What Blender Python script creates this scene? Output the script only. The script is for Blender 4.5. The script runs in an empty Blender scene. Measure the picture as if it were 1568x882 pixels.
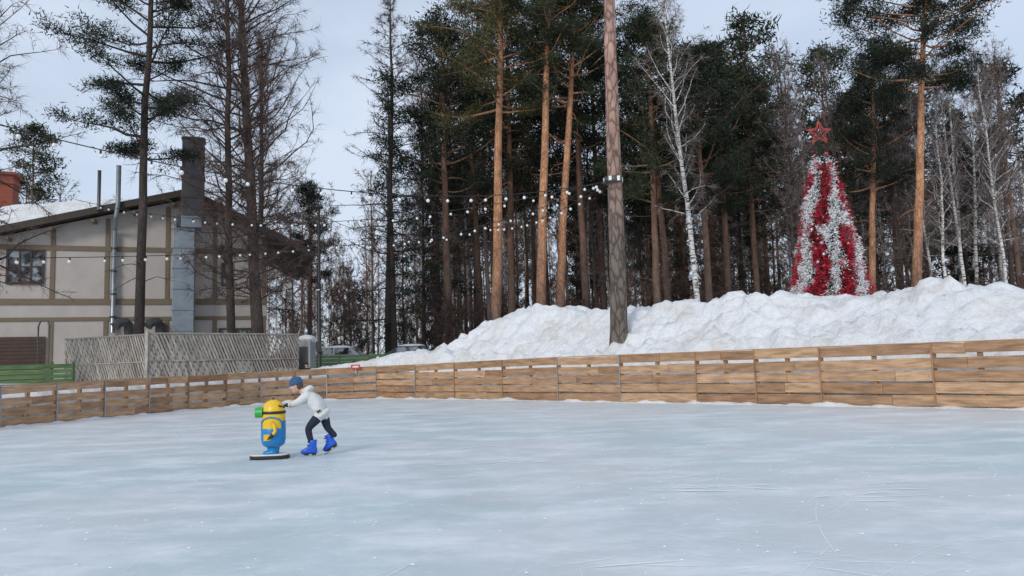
import bpy, math, random
import numpy as np
from mathutils import Vector, Matrix, noise, Euler
random.seed(7)
SC=bpy.context.scene
COL=SC.collection
R=math.radians

# ------------------------------------------------------------------ materials
def new_mat(name):
    m=bpy.data.materials.new(name); m.use_nodes=True
    nt=m.node_tree; b=nt.nodes['Principled BSDF']
    return m,nt,b
def N(nt,t,**kw):
    n=nt.nodes.new(t)
    for k,v in kw.items():
        if k.startswith('i_'): n.inputs[k[2:].replace('_',' ')].default_value=v
        else: setattr(n,k,v)
    return n
def ramp(nt,stops):
    r=nt.nodes.new('ShaderNodeValToRGB'); e=r.color_ramp.elements
    while len(e)<len(stops): e.new(0.5)
    for i,(p,c) in enumerate(stops):
        e[i].position=p; e[i].color=(c[0],c[1],c[2],1) if not isinstance(c,float) else (c,c,c,1)
    return r
def mixc(nt,fac,a,b,mode='MIX'):
    m=nt.nodes.new('ShaderNodeMix'); m.data_type='RGBA'; m.blend_type=mode
    L=nt.links
    if isinstance(fac,(int,float)): m.inputs[0].default_value=fac
    else: L.new(fac,m.inputs[0])
    for i,x in ((6,a),(7,b)):
        if isinstance(x,tuple): m.inputs[i].default_value=(x[0],x[1],x[2],1)
        else: L.new(x,m.inputs[i])
    return m.outputs[2]
def coords(nt,kind='Object',scale=(1,1,1)):
    tc=nt.nodes.new('ShaderNodeTexCoord'); mp=nt.nodes.new('ShaderNodeMapping')
    mp.inputs['Scale'].default_value=scale
    nt.links.new(tc.outputs[kind],mp.inputs[0]); return mp.outputs[0]
def noi(nt,vec,scale,detail=4,rough=.55):
    n=nt.nodes.new('ShaderNodeTexNoise'); n.inputs['Scale'].default_value=scale
    n.inputs['Detail'].default_value=detail; n.inputs['Roughness'].default_value=rough
    nt.links.new(vec,n.inputs['Vector']); return n.outputs['Fac']
def bump(nt,b,h,strength=.3,dist=.02):
    n=nt.nodes.new('ShaderNodeBump'); n.inputs['Strength'].default_value=strength; n.inputs['Distance'].default_value=dist
    nt.links.new(h,n.inputs['Height']); nt.links.new(n.outputs[0],b.inputs['Normal'])
def simple(name,c,rough=.6,metal=0.,sc=6.,var=.25,bmp=.15,scale=(1,1,1),dist=.01,c2=None,lohi=(.3,.7)):
    m,nt,b=new_mat(name); v=coords(nt,'Object',scale); f=noi(nt,v,sc,5)
    r=ramp(nt,[(lohi[0],0.),(lohi[1],1.)]); nt.links.new(f,r.inputs[0])
    if c2 is None: c2=tuple(x*(1-var) for x in c)
    o=mixc(nt,r.outputs[0],c2,c); nt.links.new(o,b.inputs['Base Color'])
    b.inputs['Roughness'].default_value=rough; b.inputs['Metallic'].default_value=metal
    if bmp: bump(nt,b,f,bmp,dist)
    return m
def leafmat(name,dark,light,rough=.7):
    m,nt,b=new_mat(name); a=N(nt,'ShaderNodeAttribute',attribute_name='tint')
    o=mixc(nt,a.outputs['Fac'],dark,light); nt.links.new(o,b.inputs['Base Color'])
    b.inputs['Roughness'].default_value=rough; b.inputs['Specular IOR Level'].default_value=.2
    return m
def barkmat(name,low,high,z0,z1,vs=5.,contrast=.45):
    m,nt,b=new_mat(name); tc=nt.nodes.new('ShaderNodeTexCoord'); sp=nt.nodes.new('ShaderNodeSeparateXYZ')
    nt.links.new(tc.outputs['Object'],sp.inputs[0])
    mr=nt.nodes.new('ShaderNodeMapRange'); mr.inputs[1].default_value=z0; mr.inputs[2].default_value=z1
    nt.links.new(sp.outputs[2],mr.inputs[0])
    c=mixc(nt,mr.outputs[0],low,high)
    v=coords(nt,'Object',(1,1,.35)); vo=nt.nodes.new('ShaderNodeTexVoronoi'); vo.inputs['Scale'].default_value=vs*2.2
    vo.feature='DISTANCE_TO_EDGE'
    nz=nt.nodes.new('ShaderNodeTexNoise'); nz.inputs['Scale'].default_value=4
    nt.links.new(v,nz.inputs[0])
    ad=nt.nodes.new('ShaderNodeVectorMath'); ad.operation='ADD'
    sc_=nt.nodes.new('ShaderNodeVectorMath'); sc_.operation='SCALE'; sc_.inputs[3].default_value=.25
    nt.links.new(nz.outputs['Color'],sc_.inputs[0]); nt.links.new(v,ad.inputs[0]); nt.links.new(sc_.outputs[0],ad.inputs[1])
    nt.links.new(ad.outputs[0],vo.inputs['Vector'])
    r=ramp(nt,[(0.,1-contrast),(.18,1.)]); nt.links.new(vo.outputs['Distance'],r.inputs[0])
    f=noi(nt,v,3,6); r2=ramp(nt,[(.3,.65),(.7,1.25)]); nt.links.new(f,r2.inputs[0])
    o=mixc(nt,1.,c,r.outputs[0],'MULTIPLY'); o=mixc(nt,1.,o,r2.outputs[0],'MULTIPLY')
    nt.links.new(o,b.inputs['Base Color']); b.inputs['Roughness'].default_value=.9
    bump(nt,b,r.outputs[0],.7,.03)
    return m
M={}
M['bark_big']=barkmat('bark_big_pine',(.18,.145,.12),(.46,.285,.225),4.0,8.5,2.2,.65)
M['bark_or']=barkmat('bark_orange_pine',(.13,.09,.07),(.56,.28,.15),1.5,8,3.,.45)
M['bark_mid']=barkmat('bark_mid_pine',(.12,.09,.075),(.30,.16,.10),2,14,3,.3)
M['bark_dark']=barkmat('bark_dark',(.06,.046,.04),(.09,.065,.055),1,14,3,.4)
M['twig']=leafmat('twig_larch',(.055,.038,.034),(.17,.11,.09))
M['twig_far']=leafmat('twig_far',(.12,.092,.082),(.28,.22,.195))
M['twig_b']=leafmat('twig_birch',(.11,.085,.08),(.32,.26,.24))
M['needle']=leafmat('needles_pine',(.017,.027,.016),(.072,.088,.045))
M['needle_y']=leafmat('needles_pine_warm',(.03,.036,.016),(.13,.122,.05))
M['needle_k']=leafmat('needles_pine_dark',(.012,.019,.014),(.05,.062,.04))
M['needle_d']=leafmat('needles_spruce',(.012,.021,.015),(.047,.062,.038))
# birch bark
m,nt,b=new_mat('bark_birch'); v=coords(nt,'Object',(2,2,9)); f=noi(nt,v,1.6,4,.6)
r=ramp(nt,[(.40,(.05,.045,.04)),(.50,(.72,.70,.66))]); nt.links.new(f,r.inputs[0]); nt.links.new(r.outputs[0],b.inputs['Base Color']); b.inputs['Roughness'].default_value=.8
M['birch']=m
# snow
def snowmat(name,dirt,a=(.85,.865,.88)):
    m,nt,b=new_mat(name); v=coords(nt,'Object'); f=noi(nt,v,.55,6,.65)
    r=ramp(nt,[(.50,0.),(.68,1.)]); nt.links.new(f,r.inputs[0])
    mu=nt.nodes.new('ShaderNodeMath'); mu.operation='MULTIPLY'; mu.inputs[1].default_value=dirt; nt.links.new(r.outputs[0],mu.inputs[0])
    o=mixc(nt,mu.outputs[0],a,(.60,.54,.45))
    f3=noi(nt,v,7,5,.75); r3=ramp(nt,[(.32,.82),(.55,1.)]); nt.links.new(f3,r3.inputs[0]); o=mixc(nt,1.,o,r3.outputs[0],'MULTIPLY')
    nt.links.new(o,b.inputs['Base Color']); b.inputs['Roughness'].default_value=.75; b.inputs['Specular IOR Level'].default_value=.25
    f2=noi(nt,v,2.6,10,.70); bump(nt,b,f2,.9,.17)
    return m
M['snow']=snowmat('snow_pile',.5)
M['ground']=snowmat('snow_ground',.6,(.62,.62,.63))
# ice
m,nt,b=new_mat('ice'); v=coords(nt,'Object'); f=noi(nt,v,.15,5,.6)
r=ramp(nt,[(.32,(.47,.61,.64)),(.50,(.60,.66,.69)),(.70,(.69,.68,.70))]); nt.links.new(f,r.inputs[0])
v2=coords(nt,'Object',(.75,1.25,1)); f2=noi(nt,v2,.9,10,.72); r2=ramp(nt,[(.47,0.),(.70,.75)]); nt.links.new(f2,r2.inputs[0])
o=mixc(nt,r2.outputs[0],r.outputs[0],(.84,.85,.87))
v3=coords(nt,'Object',(1,1.3,1)); f3=noi(nt,v3,7,8,.8); r3=ramp(nt,[(.56,0.),(.68,.7)]); nt.links.new(f3,r3.inputs[0])
o=mixc(nt,r3.outputs[0],o,(.88,.89,.90))
# fine hairline scratches: thin bands where a warped noise crosses its mid value
vs_=coords(nt,'Object',(.5,1.6,1))
for sc_,w_ in ((1.1,.006),(2.3,.010)):
    fs=noi(nt,vs_,sc_,2,.4); sb=nt.nodes.new('ShaderNodeMath'); sb.operation='SUBTRACT'; sb.inputs[1].default_value=.5; nt.links.new(fs,sb.inputs[0])
    ab=nt.nodes.new('ShaderNodeMath'); ab.operation='ABSOLUTE'; nt.links.new(sb.outputs[0],ab.inputs[0])
    rs_=ramp(nt,[(0.,.55),(w_,0.)]); nt.links.new(ab.outputs[0],rs_.inputs[0]); mk_=mixc(nt,1.,rs_.outputs[0],r2.outputs[0],'MULTIPLY'); o=mixc(nt,mk_,o,(.92,.93,.94))
nt.links.new(o,b.inputs['Base Color'])
rr=ramp(nt,[(.35,.28),(.7,.60)]); nt.links.new(f2,rr.inputs[0]); nt.links.new(rr.outputs[0],b.inputs['Roughness'])
b.inputs['Specular IOR Level'].default_value=.25
f4=noi(nt,coords(nt,'Object',(1,1,1)),2.5,10,.8); bump(nt,b,f4,.2,.02)
M['ice']=m
M['mark']=simple('skate_mark_snow',(.95,.955,.96),.8,sc=3,var=.08,bmp=0)
# wood
def woodmat(name,dark,light,rough=.65):
    m,nt,b=new_mat(name); a=N(nt,'ShaderNodeAttribute',attribute_name='tint')
    c=mixc(nt,a.outputs['Fac'],dark,light)
    tc=nt.nodes.new('ShaderNodeTexCoord'); mp=nt.nodes.new('ShaderNodeMapping'); mp.inputs['Scale'].default_value=(1.2,22,1)
    nt.links.new(tc.outputs['UV'],mp.inputs[0]); f=noi(nt,mp.outputs[0],1.5,6,.65)
    r=ramp(nt,[(.3,.62),(.65,1.15)]); nt.links.new(f,r.inputs[0])
    mp2=nt.nodes.new('ShaderNodeMapping'); mp2.inputs['Scale'].default_value=(1.,5,1); nt.links.new(tc.outputs['UV'],mp2.inputs[0])
    f2=noi(nt,mp2.outputs[0],1.8,3); r2=ramp(nt,[(.35,.66),(.6,1.05)]); nt.links.new(f2,r2.inputs[0])
    o=mixc(nt,1.,c,r.outputs[0],'MULTIPLY'); o=mixc(nt,1.,o,r2.outputs[0],'MULTIPLY'); nt.links.new(o,b.inputs['Base Color'])
    b.inputs['Roughness'].default_value=rough; bump(nt,b,f,.3,.004); return m
M['wood']=woodmat('fence_pine_boards',(.34,.185,.095),(.60,.375,.215))
M['slat']=woodmat('weathered_slats',(.27,.245,.21),(.50,.455,.395),.85)
M['greenwood']=woodmat('green_boards',(.07,.14,.05),(.14,.24,.09))
M['post']=simple('galvanised_post',(.42,.43,.44),.45,.6)
M['plaster']=simple('plaster',(.50,.455,.42),.9,sc=1.2,var=.16,bmp=.1)
M['trim']=simple('timber_trim',(.215,.165,.115),.8,sc=8,var=.3,scale=(1,1,6))
M['brown']=simple('brown_cladding',(.085,.05,.035),.75,sc=6,var=.35)
M['roof']=simple('roof_edge',(.06,.045,.035),.7,sc=6,var=.3)
M['metal']=simple('zinc_duct',(.33,.37,.40),.38,.75,sc=2.5,var=.25,bmp=.05)
M['metald']=simple('dark_duct',(.13,.13,.135),.45,.6,sc=2.5,var=.3,bmp=.05)
M['brick']=simple('brick_chimney',(.30,.085,.05),.9,sc=9,var=.4)
M['glass']=simple('window_glass',(.30,.33,.36),.06,0,sc=1.6,bmp=0,c2=(.012,.015,.018),lohi=(.48,.60))  # pale patches painted into the colour stand in for reflections and a curtain
M['black']=simple('black_paint',(.02,.02,.022),.45,0,sc=8,var=.3,bmp=.05)
M['cable']=simple('cable',(.015,.015,.015),.6)
M['bulb']=simple('bulb_frosted',(.85,.85,.80),.25,0,sc=4,var=.05,bmp=0)
def P(name,c,rough=.5,var=.1,bmp=.05,sc=12.,metal=0.): return simple(name,c,rough,metal,sc,var,bmp)

# ------------------------------------------------------------------ mesh builder
class MB:
    def __init__(s): s.V=[];s.n=0;s.F=[];s.m=[];s.t=[];s.sm=[];s.uv=[]
    def add(s,v,f,mat=0,tint=0.,smooth=False,uv=None):
        v=np.asarray(v,float); s.V.append(v)
        for i,q in enumerate(f):
            s.F.append(tuple(int(a)+s.n for a in q)); s.m.append(mat); s.t.append(tint); s.sm.append(smooth)
            s.uv.extend(uv[i] if uv else [(0,0)]*len(q))
        s.n+=len(v)
    def blades(s,Pp,D,W,rng,mat,tint):
        n=len(Pp)
        if n==0: return
        S=np.cross(D,rng.normal(size=(n,3))); S/=np.linalg.norm(S,axis=1)[:,None]+1e-9; S*=np.asarray(W).reshape(-1,1)*.5
        v=np.empty((n*3,3)); v[0::3]=Pp-S; v[1::3]=Pp+S; v[2::3]=Pp+D
        s.V.append(v); b=s.n
        s.F.extend([(b+3*i,b+3*i+1,b+3*i+2) for i in range(n)])
        s.m.extend([mat]*n); s.t.extend(list(np.broadcast_to(tint,(n,)))); s.sm.extend([False]*n); s.uv.extend([(0,0)]*(3*n)); s.n+=3*n
    def tube(s,pts,rad,k=6,mat=0,tint=0.,cap=False):
        pts=np.asarray(pts,float); n=len(pts); rad=np.broadcast_to(rad,(n,))
        T=np.gradient(pts,axis=0); T/=np.linalg.norm(T,axis=1)[:,None]+1e-9
        ref=np.array([0,0,1.]) if abs(T[:,2].mean())<.75 else np.array([1.,0,0])
        A=np.cross(T,ref); A/=np.linalg.norm(A,axis=1)[:,None]+1e-9; B=np.cross(T,A)
        a=np.arange(k)*2*math.pi/k
        ring=pts[:,None]+rad[:,None,None]*(np.cos(a)[None,:,None]*A[:,None]+np.sin(a)[None,:,None]*B[:,None])
        f=[(i*k+j,i*k+(j+1)%k,(i+1)*k+(j+1)%k,(i+1)*k+j) for i in range(n-1) for j in range(k)]
        if cap: f.append(tuple(range(k))); f.append(tuple((n-1)*k+j for j in reversed(range(k))))
        s.add(ring.reshape(-1,3),f,mat,tint,True)
    def box(s,c,ax,ay,az,mat=0,tint=0.):
        """c centre, ax ay az half-extent vectors (ax = length)"""
        c,ax,ay,az=[np.asarray(q,float) for q in (c,ax,ay,az)]
        v=[c+i*ax+j*ay+k*az for i in(-1,1) for j in(-1,1) for k in(-1,1)]
        f=[(0,1,3,2),(4,6,7,5),(0,4,5,1),(2,3,7,6),(0,2,6,4),(1,5,7,3)]
        la,lb,lc=[np.linalg.norm(q) for q in (ax,ay,az)]; o=random.random()*40;o2=random.random()*40
        loc=[(i*la+o,j*lb+k*lc+o2) for i in(-1,1) for j in(-1,1) for k in(-1,1)]
        s.add(v,f,mat,tint,False,[[loc[q] for q in ff] for ff in f])
    def abox(s,x0,x1,y0,y1,z0,z1,mat=0,tint=0.):
        s.box(((x0+x1)/2,(y0+y1)/2,(z0+z1)/2),((x1-x0)/2,0,0),(0,(y1-y0)/2,0),(0,0,(z1-z0)/2),mat,tint)
    def sphere(s,c,r,nu=12,nv=8,mat=0,tint=0.,rot=None):
        r=(r,r,r) if not hasattr(r,'__len__') else r
        v=[];
        for i in range(nv+1):
            th=math.pi*i/nv
            for j in range(nu):
                ph=2*math.pi*j/nu
                q=Vector((r[0]*math.sin(th)*math.cos(ph),r[1]*math.sin(th)*math.sin(ph),r[2]*math.cos(th)))
                if rot is not None: q=rot@q
                v.append((c[0]+q[0],c[1]+q[1],c[2]+q[2]))
        f=[(i*nu+j,(i+1)*nu+j,(i+1)*nu+(j+1)%nu,i*nu+(j+1)%nu) for i in range(nv) for j in range(nu)]
        s.add(v,f,mat,tint,True)
    def lathe(s,prof,c=(0,0,0),k=24,mat=0,tint=0.,sx=1,sy=1):
        v=[(c[0]+r*sx*math.cos(2*math.pi*j/k),c[1]+r*sy*math.sin(2*math.pi*j/k),c[2]+z) for r,z in prof for j in range(k)]
        n=len(prof); f=[(i*k+j,i*k+(j+1)%k,(i+1)*k+(j+1)%k,(i+1)*k+j) for i in range(n-1) for j in range(k)]
        s.add(v,f,mat,tint,True)
    def extr(s,prof,y0,y1,mat=0,tint=0.,taper=1.):
        n=len(prof)
        v=[(x,y0,z) for x,z in prof]+[(x,y1,z) for x,z in prof]
        f=[tuple(range(n)),tuple(reversed(range(n,2*n)))]+[(i,i+n,(i+1)%n+n,(i+1)%n) for i in range(n)]
        s.add(v,f,mat,tint,False)
    def mesh(s,name,mats):
        me=bpy.data.meshes.new(name); V=np.concatenate(s.V) if s.V else np.zeros((0,3))
        me.from_pydata(V.tolist(),[],s.F)
        for q in mats: me.materials.append(M[q] if isinstance(q,str) else q)
        me.polygons.foreach_set('material_index',np.array(s.m,dtype=np.int32)); me.polygons.foreach_set('use_smooth',np.array(s.sm,dtype=bool))
        a=me.attributes.new('tint','FLOAT','FACE'); a.data.foreach_set('value',np.array(s.t,dtype=np.float32))
        ul=me.uv_layers.new(name='UVMap'); ul.data.foreach_set('uv',np.array(s.uv,dtype=np.float32).ravel())
        me.update(); return me
    def obj(s,name,mats,parent=None,loc=(0,0,0),bevel=0):
        o=bpy.data.objects.new(name,s.mesh(name,mats)); COL.objects.link(o); o.location=loc
        if parent: o.parent=parent
        if bevel:
            bv=o.modifiers.new('Bevel','BEVEL'); bv.width=bevel; bv.segments=2; bv.limit_method='ANGLE'
        return o
def empty(name,loc=(0,0,0),rot=0,parent=None):
    e=bpy.data.objects.new(name,None); COL.objects.link(e); e.location=loc; e.rotation_euler=(0,0,rot); e.empty_display_size=.2
    if parent: e.parent=parent
    return e

# ------------------------------------------------------------------ site plan (metres)
# rink outline: x, y, fence height, crest height of snow behind
RINK=[(-17,2,1.15,1.0),(-17,10,1.15,1.0),(-16,16,1.15,1.0),(-14.3,21,1.15,.95),(-13.35,24.6,1.2,.95),(-12.1,28,1.24,1.1),(-10.5,31.2,1.3,1.3),
(-8.3,33.4,1.35,1.4),(-6.1,33.4,1.39,1.75),(-4.16,31.7,1.40,3.55),(-2.4,30.2,1.43,3.65),(1.5,26.3,1.49,3.3),(3.4,24.4,1.49,3.2),(5.4,22.5,1.49,3.4),
(6.73,21.15,1.5,3.1),(8.0,19.8,1.5,3.1),(9.9,17.9,1.5,3.05),(11.2,16.4,1.5,3.0),(12.9,14,1.5,2.9),(14,11,1.5,2.7),(14.5,7,1.5,2.2),(14.5,0,1.4,1),(13,-6,1.3,1),(8,-10,1.3,1),(-8,-10,1.2,1),(-15,-6,1.2,1)]
PXY=np.array([(a,b) for a,b,_,_ in RINK])
def dist_out(X,Y):
    n=len(PXY); best=np.full(X.shape,1e9); inside=np.zeros(X.shape,bool)
    for i in range(n):
        a=PXY[i]; b=PXY[(i+1)%n]; d=b-a; t=np.clip(((X-a[0])*d[0]+(Y-a[1])*d[1])/(d@d),0,1)
        best=np.minimum(best,np.hypot(X-a[0]-t*d[0],Y-a[1]-t*d[1]))
        c=((a[1]>Y)!=(b[1]>Y)); xi=(b[0]-a[0])*(Y-a[1])/((b[1]-a[1]) if b[1]!=a[1] else 1e-9)+a[0]
        inside^=(c&(X<xi))
    return np.where(inside,-best,best)
def terrain(X,Y):
    X=np.asarray(X,float);Y=np.asarray(Y,float); d=dist_out(X,Y)
    t=np.clip((d-.3)/9,0,1); h=1.3*t*t*(3-2*t)+np.clip(d-20,0,200)*.012
    h=h+np.where(d>3,.12*np.sin(X*.31+1)*np.cos(Y*.27),0)*np.clip((d-3)/5,0,1)
    return np.where(d<=.3,-.06,h-.06)
def gz(x,y): return float(terrain(np.array([x]),np.array([y]))[0])
def axis(lo,hi,flo,fhi,fs,cs):
    a=list(np.arange(flo,fhi,fs)); x=fhi; st=fs
    while x<hi: a.append(x); st=min(st*1.25,cs); x+=st
    a.append(hi); x=flo; st=fs; b=[]
    while x>lo: st=min(st*1.25,cs); x-=st; b.append(max(x,lo))
    return np.array(b[::-1]+a)
gx=axis(-900,900,-34,34,1.,80); gy=axis(-300,1500,-14,60,1.,80)
XX,YY=np.meshgrid(gx,gy); ZZ=terrain(XX,YY)
g=MB(); nx=len(gx); ny=len(gy)
g.add(np.stack([XX.ravel(),YY.ravel(),ZZ.ravel()],1),[(j*nx+i,j*nx+i+1,(j+1)*nx+i+1,(j+1)*nx+i) for j in range(ny-1) for i in range(nx-1)],0,0,True)
g.obj('ground',['ground'])
ic=MB(); ic.add([(a+ (0.05 if a>0 else -.05),b,0) for a,b in PXY],[tuple(reversed(range(len(PXY))))]); o=ic.obj('ice_rink',['ice'])
if o.data.polygons[0].normal.z<0: o.data.flip_normals()

# skate marks (every mark on its own level so that none are coplanar)
rng=np.random.default_rng(5); mk=MB(); mz=[.004]
def arc(cx,cy,ang,L,curv,w):
    mz[0]+=6e-6; zz=mz[0]
    n=max(4,int(L/.12)); pts=[]; a=ang; x,y=cx,cy
    for i in range(n+1):
        pts.append((x,y,a)); x+=math.cos(a)*L/n; y+=math.sin(a)*L/n; a+=curv*L/n
    v=[]
    for i,(x,y,a) in enumerate(pts):
        ww=w*math.sin(math.pi*(i+.15)/(n+.3))*.5*(.4+random.random()); v+= [(x+math.sin(a)*ww,y-math.cos(a)*ww,zz),(x-math.sin(a)*ww,y+math.cos(a)*ww,zz)]
    mk.add(v,[(2*i,2*i+2,2*i+3,2*i+1) for i in range(n) if random.random()<.85])
for c in range(300):
    cy=2.2+29*rng.random()**1.2; cx=(rng.random()-.5)*1.7*cy; an=rng.normal(0,.6)
    if rng.random()<.2: an=rng.uniform(0,3.14)
    for k in range(rng.integers(1,5)):
        arc(cx+rng.normal(0,.35),cy+rng.normal(0,.18),an+rng.normal(0,.12),rng.uniform(.4,3.0),rng.normal(0,.25),rng.uniform(.002,.008)*(.3+cy/9))
for (cx,cy,n) in ((1.8,8.2,12),(3.0,7.4,10),(-.9,10.5,12),(-1.5,12.5,10),(-5,14,12),(-9,14,10),(.7,4.9,4),(2.5,12,8),(-7,17,10),(6,13,8),(-4,19,9),(3,19,9)):
    for k in range(n): arc(cx+rng.normal(0,.5),cy+rng.normal(0,.18),rng.normal(.05,.25),rng.uniform(.2,1.0),rng.normal(0,.5),rng.uniform(.010,.035))
for k in range(600):   # ice shavings
    cy=3+24*rng.random(); cx=(rng.random()-.5)*1.5*cy; r=rng.uniform(.003,.009)
    mk.add([(cx-r*2,cy,.0145),(cx,cy-r,.0145),(cx+r*2,cy,.0145),(cx,cy+r,.019)],[(0,1,2,3)])
mk.obj('skate_marks',['mark'])

# ------------------------------------------------------------------ snow bank
def resample(poly,step):
    out=[]
    for i in range(len(poly)-1):
        a=np.array(poly[i],float); b=np.array(poly[i+1],float); L=np.hypot(*(b-a)[:2]); n=max(1,int(round(L/step)))
        for k in range(n): out.append(a+(b-a)*k/n)
    out.append(np.array(poly[-1],float)); return np.array(out)
def smooth(a,w):
    return np.stack([np.convolve(np.pad(a[:,c],w//2,mode='edge'),np.ones(w)/w,'valid') for c in range(a.shape[1])],1)
bank=resample(RINK[1:21],.13)
sm=smooth(bank,25)
T=np.gradient(sm[:,:2],axis=0); T/=np.linalg.norm(T,axis=1)[:,None]; NN=np.stack([-T[:,1],T[:,0]],1)
tt=np.concatenate([np.arange(.14,6.5,.12),np.arange(6.5,15,.35)])
v=[];ns=len(sm);ntt=len(tt)
def S(a,b,x): x=min(max((x-a)/(b-a),0),1); return x*x*(3-2*x)
for i in range(ns):
    cx=sm[i,3]; nrm=NN[i]; big=min(max((cx-1.7)/1.4,0),1)
    for t in tt:
        px_,py_=bank[i,0]+nrm[0]*t, bank[i,1]+nrm[1]*t
        if big>0: hb=.55+1.15*S(.2,1.5,t)+(cx-1.7)*S(1.2,4.3,t); hb*=1-S(9.5,14.5,t)*.75
        else: hb=0
        hs=cx*(.55+.45*S(0,.8,t))*(1-S(1.3,4.0,t)*.8)
        h=hb*big+hs*(1-big)
        q=Vector((px_,py_,0)); amp=.35+.65*big
        nn=noise.fractal(q*.35,1.,2.,3)*.28+noise.fractal(q*1.1+Vector((9,0,0)),.9,2.1,4)*.22
        w_=Vector((noise.noise(q*.9),noise.noise(q*.9+Vector((5,5,5))),0))*.5
        vd=noise.voronoi(q*1.3+w_)[0]; nn+=min(.22,(vd[1]-vd[0])*.5)-.10
        vd=noise.voronoi(q*3.2+w_*2)[0]; nn+=min(.09,(vd[1]-vd[0])*.22)-.04
        h+=nn*amp*min(1,t/.9+.25)
        v.append((px_,py_,h))
v=np.array(v); te=terrain(v[:,0],v[:,1]).reshape(ns,ntt)
Zb=v[:,2].reshape(ns,ntt); Zb=np.maximum(Zb,te-.3*(tt[None,:]>3)); Zb[:,-1]=te[:,-1]-.4; Zb[:,0]=-.05; v[:,2]=Zb.ravel()
s=MB(); s.add(v,[(i*ntt+j,(i+1)*ntt+j,(i+1)*ntt+j+1,i*ntt+j+1) for i in range(ns-1) for j in range(ntt-1)],0,0,True)
o=s.obj('snow_bank',['snow'])
o.data.flip_normals()

# ------------------------------------------------------------------ rink fence
f=MB(); n=len(RINK)
for i in range(n):
    a=np.array(RINK[i],float); b=np.array(RINK[(i+1)%n],float); L=np.hypot(*(b-a)[:2]); k=max(1,int(math.ceil(L/3.1)))
    d=(b-a)[:2]/L; nr=np.array([-d[1],d[0]])  # outward
    for j in range(k):
        p=a+(b-a)*j/k; q=a+(b-a)*(j+1)/k; l=L/k
        nb=5 if p[2]>1.37 else 4
        pt_=random.uniform(-.18,.18)
        for w in range(nb):
            off=random.uniform(-.012,.012)
            ha=p[2]; hb=q[2]; bh=.85/nb if nb==5 else .74/nb
            if w==nb-1: fr=1-bh*.5
            else: fr=(w+.5)/nb*.985
            za=ha*fr+.02; zb=hb*fr+.02
            splits=[0,1]
            if random.random()<.45: splits=[0,random.uniform(.3,.7),1]
            for u in range(len(splits)-1):
                t0,t1=splits[u]+.002,splits[u+1]-.002
                A=np.array([p[0]+(q[0]-p[0])*t0+nr[0]*off,p[1]+(q[1]-p[1])*t0+nr[1]*off,za+(zb-za)*t0+random.uniform(-.018,.018)])
                B=np.array([p[0]+(q[0]-p[0])*t1+nr[0]*off,p[1]+(q[1]-p[1])*t1+nr[1]*off,za+(zb-za)*t1+random.uniform(-.018,.018)])
                f.box((A+B)/2,(B-A)/2,(nr[0]*.014,nr[1]*.014,0),(0,0,bh*(ha+hb)/4),0,min(1,max(0,random.random()+pt_)))
        A=np.array([p[0]+nr[0]*.03,p[1]+nr[1]*.03,p[2]+.035]);B=np.array([q[0]+nr[0]*.03,q[1]+nr[1]*.03,q[2]+.035])
        f.box((A+B)/2,(B-A)/2*.997,(nr[0]*.055,nr[1]*.055,0),(0,0,.014),0,.4+random.random()*.5)
        for tpos in (0,.5):
            c=p+(q-p)*tpos; c=(c[0]+nr[0]*.075,c[1]+nr[1]*.075)
            f.box((c[0],c[1],p[2]/2-.04),(0,0,p[2]/2+.03),(d[0]*.05,d[1]*.05,0),(nr[0]*.045,nr[1]*.045,0),0,.2)
        c=(p[0]-nr[0]*.035,p[1]-nr[1]*.035); gm=1 if random.random()<.45 else 0
        f.box((c[0],c[1],p[2]/2+.02),(0,0,p[2]/2+.02),(d[0]*.02,d[1]*.02,0),(nr[0]*.006,nr[1]*.006,0),gm,.1)
        for w in range(nb):
            z_=p[2]*(w+.5)/nb
            for t_ in (.04,.5,.96):
                c=p+(q-p)*t_; f.box((c[0]-nr[0]*.028,c[1]-nr[1]*.028,z_),(0,0,.012),(d[0]*.012,d[1]*.012,0),(nr[0]*.003,nr[1]*.003,0),1,0)
f.obj('rink_board_fence',['wood','post'])
rs=MB(); rr_=resample([r for r in RINK[2:21]],.12)
T=np.gradient(rr_[:,:2],axis=0); T/=np.linalg.norm(T,axis=1)[:,None]; NR=np.stack([-T[:,1],T[:,0]],1)
vv=[]
for i,p in enumerate(rr_):
    q=Vector((p[0],p[1],0)); w=.10+.20*max(0,noise.fractal(q*.5,1,2,3)+.3); h=.03+.10*max(0,noise.fractal(q*1.3,1,2,3)+.1)
    for t,z in ((-.015,h),(-.04,h*.9),(-w*.5-.03,h*.5),(-w-.03,-.003)): vv.append((p[0]+NR[i,0]*t,p[1]+NR[i,1]*t,z))
rs.add(vv,[(4*i+j,4*i+j+1,4*i+j+5,4*i+j+4) for i in range(len(rr_)-1) for j in range(3)],0,0,True)
rs.obj('scraped_snow_edge',['snow'])

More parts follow.
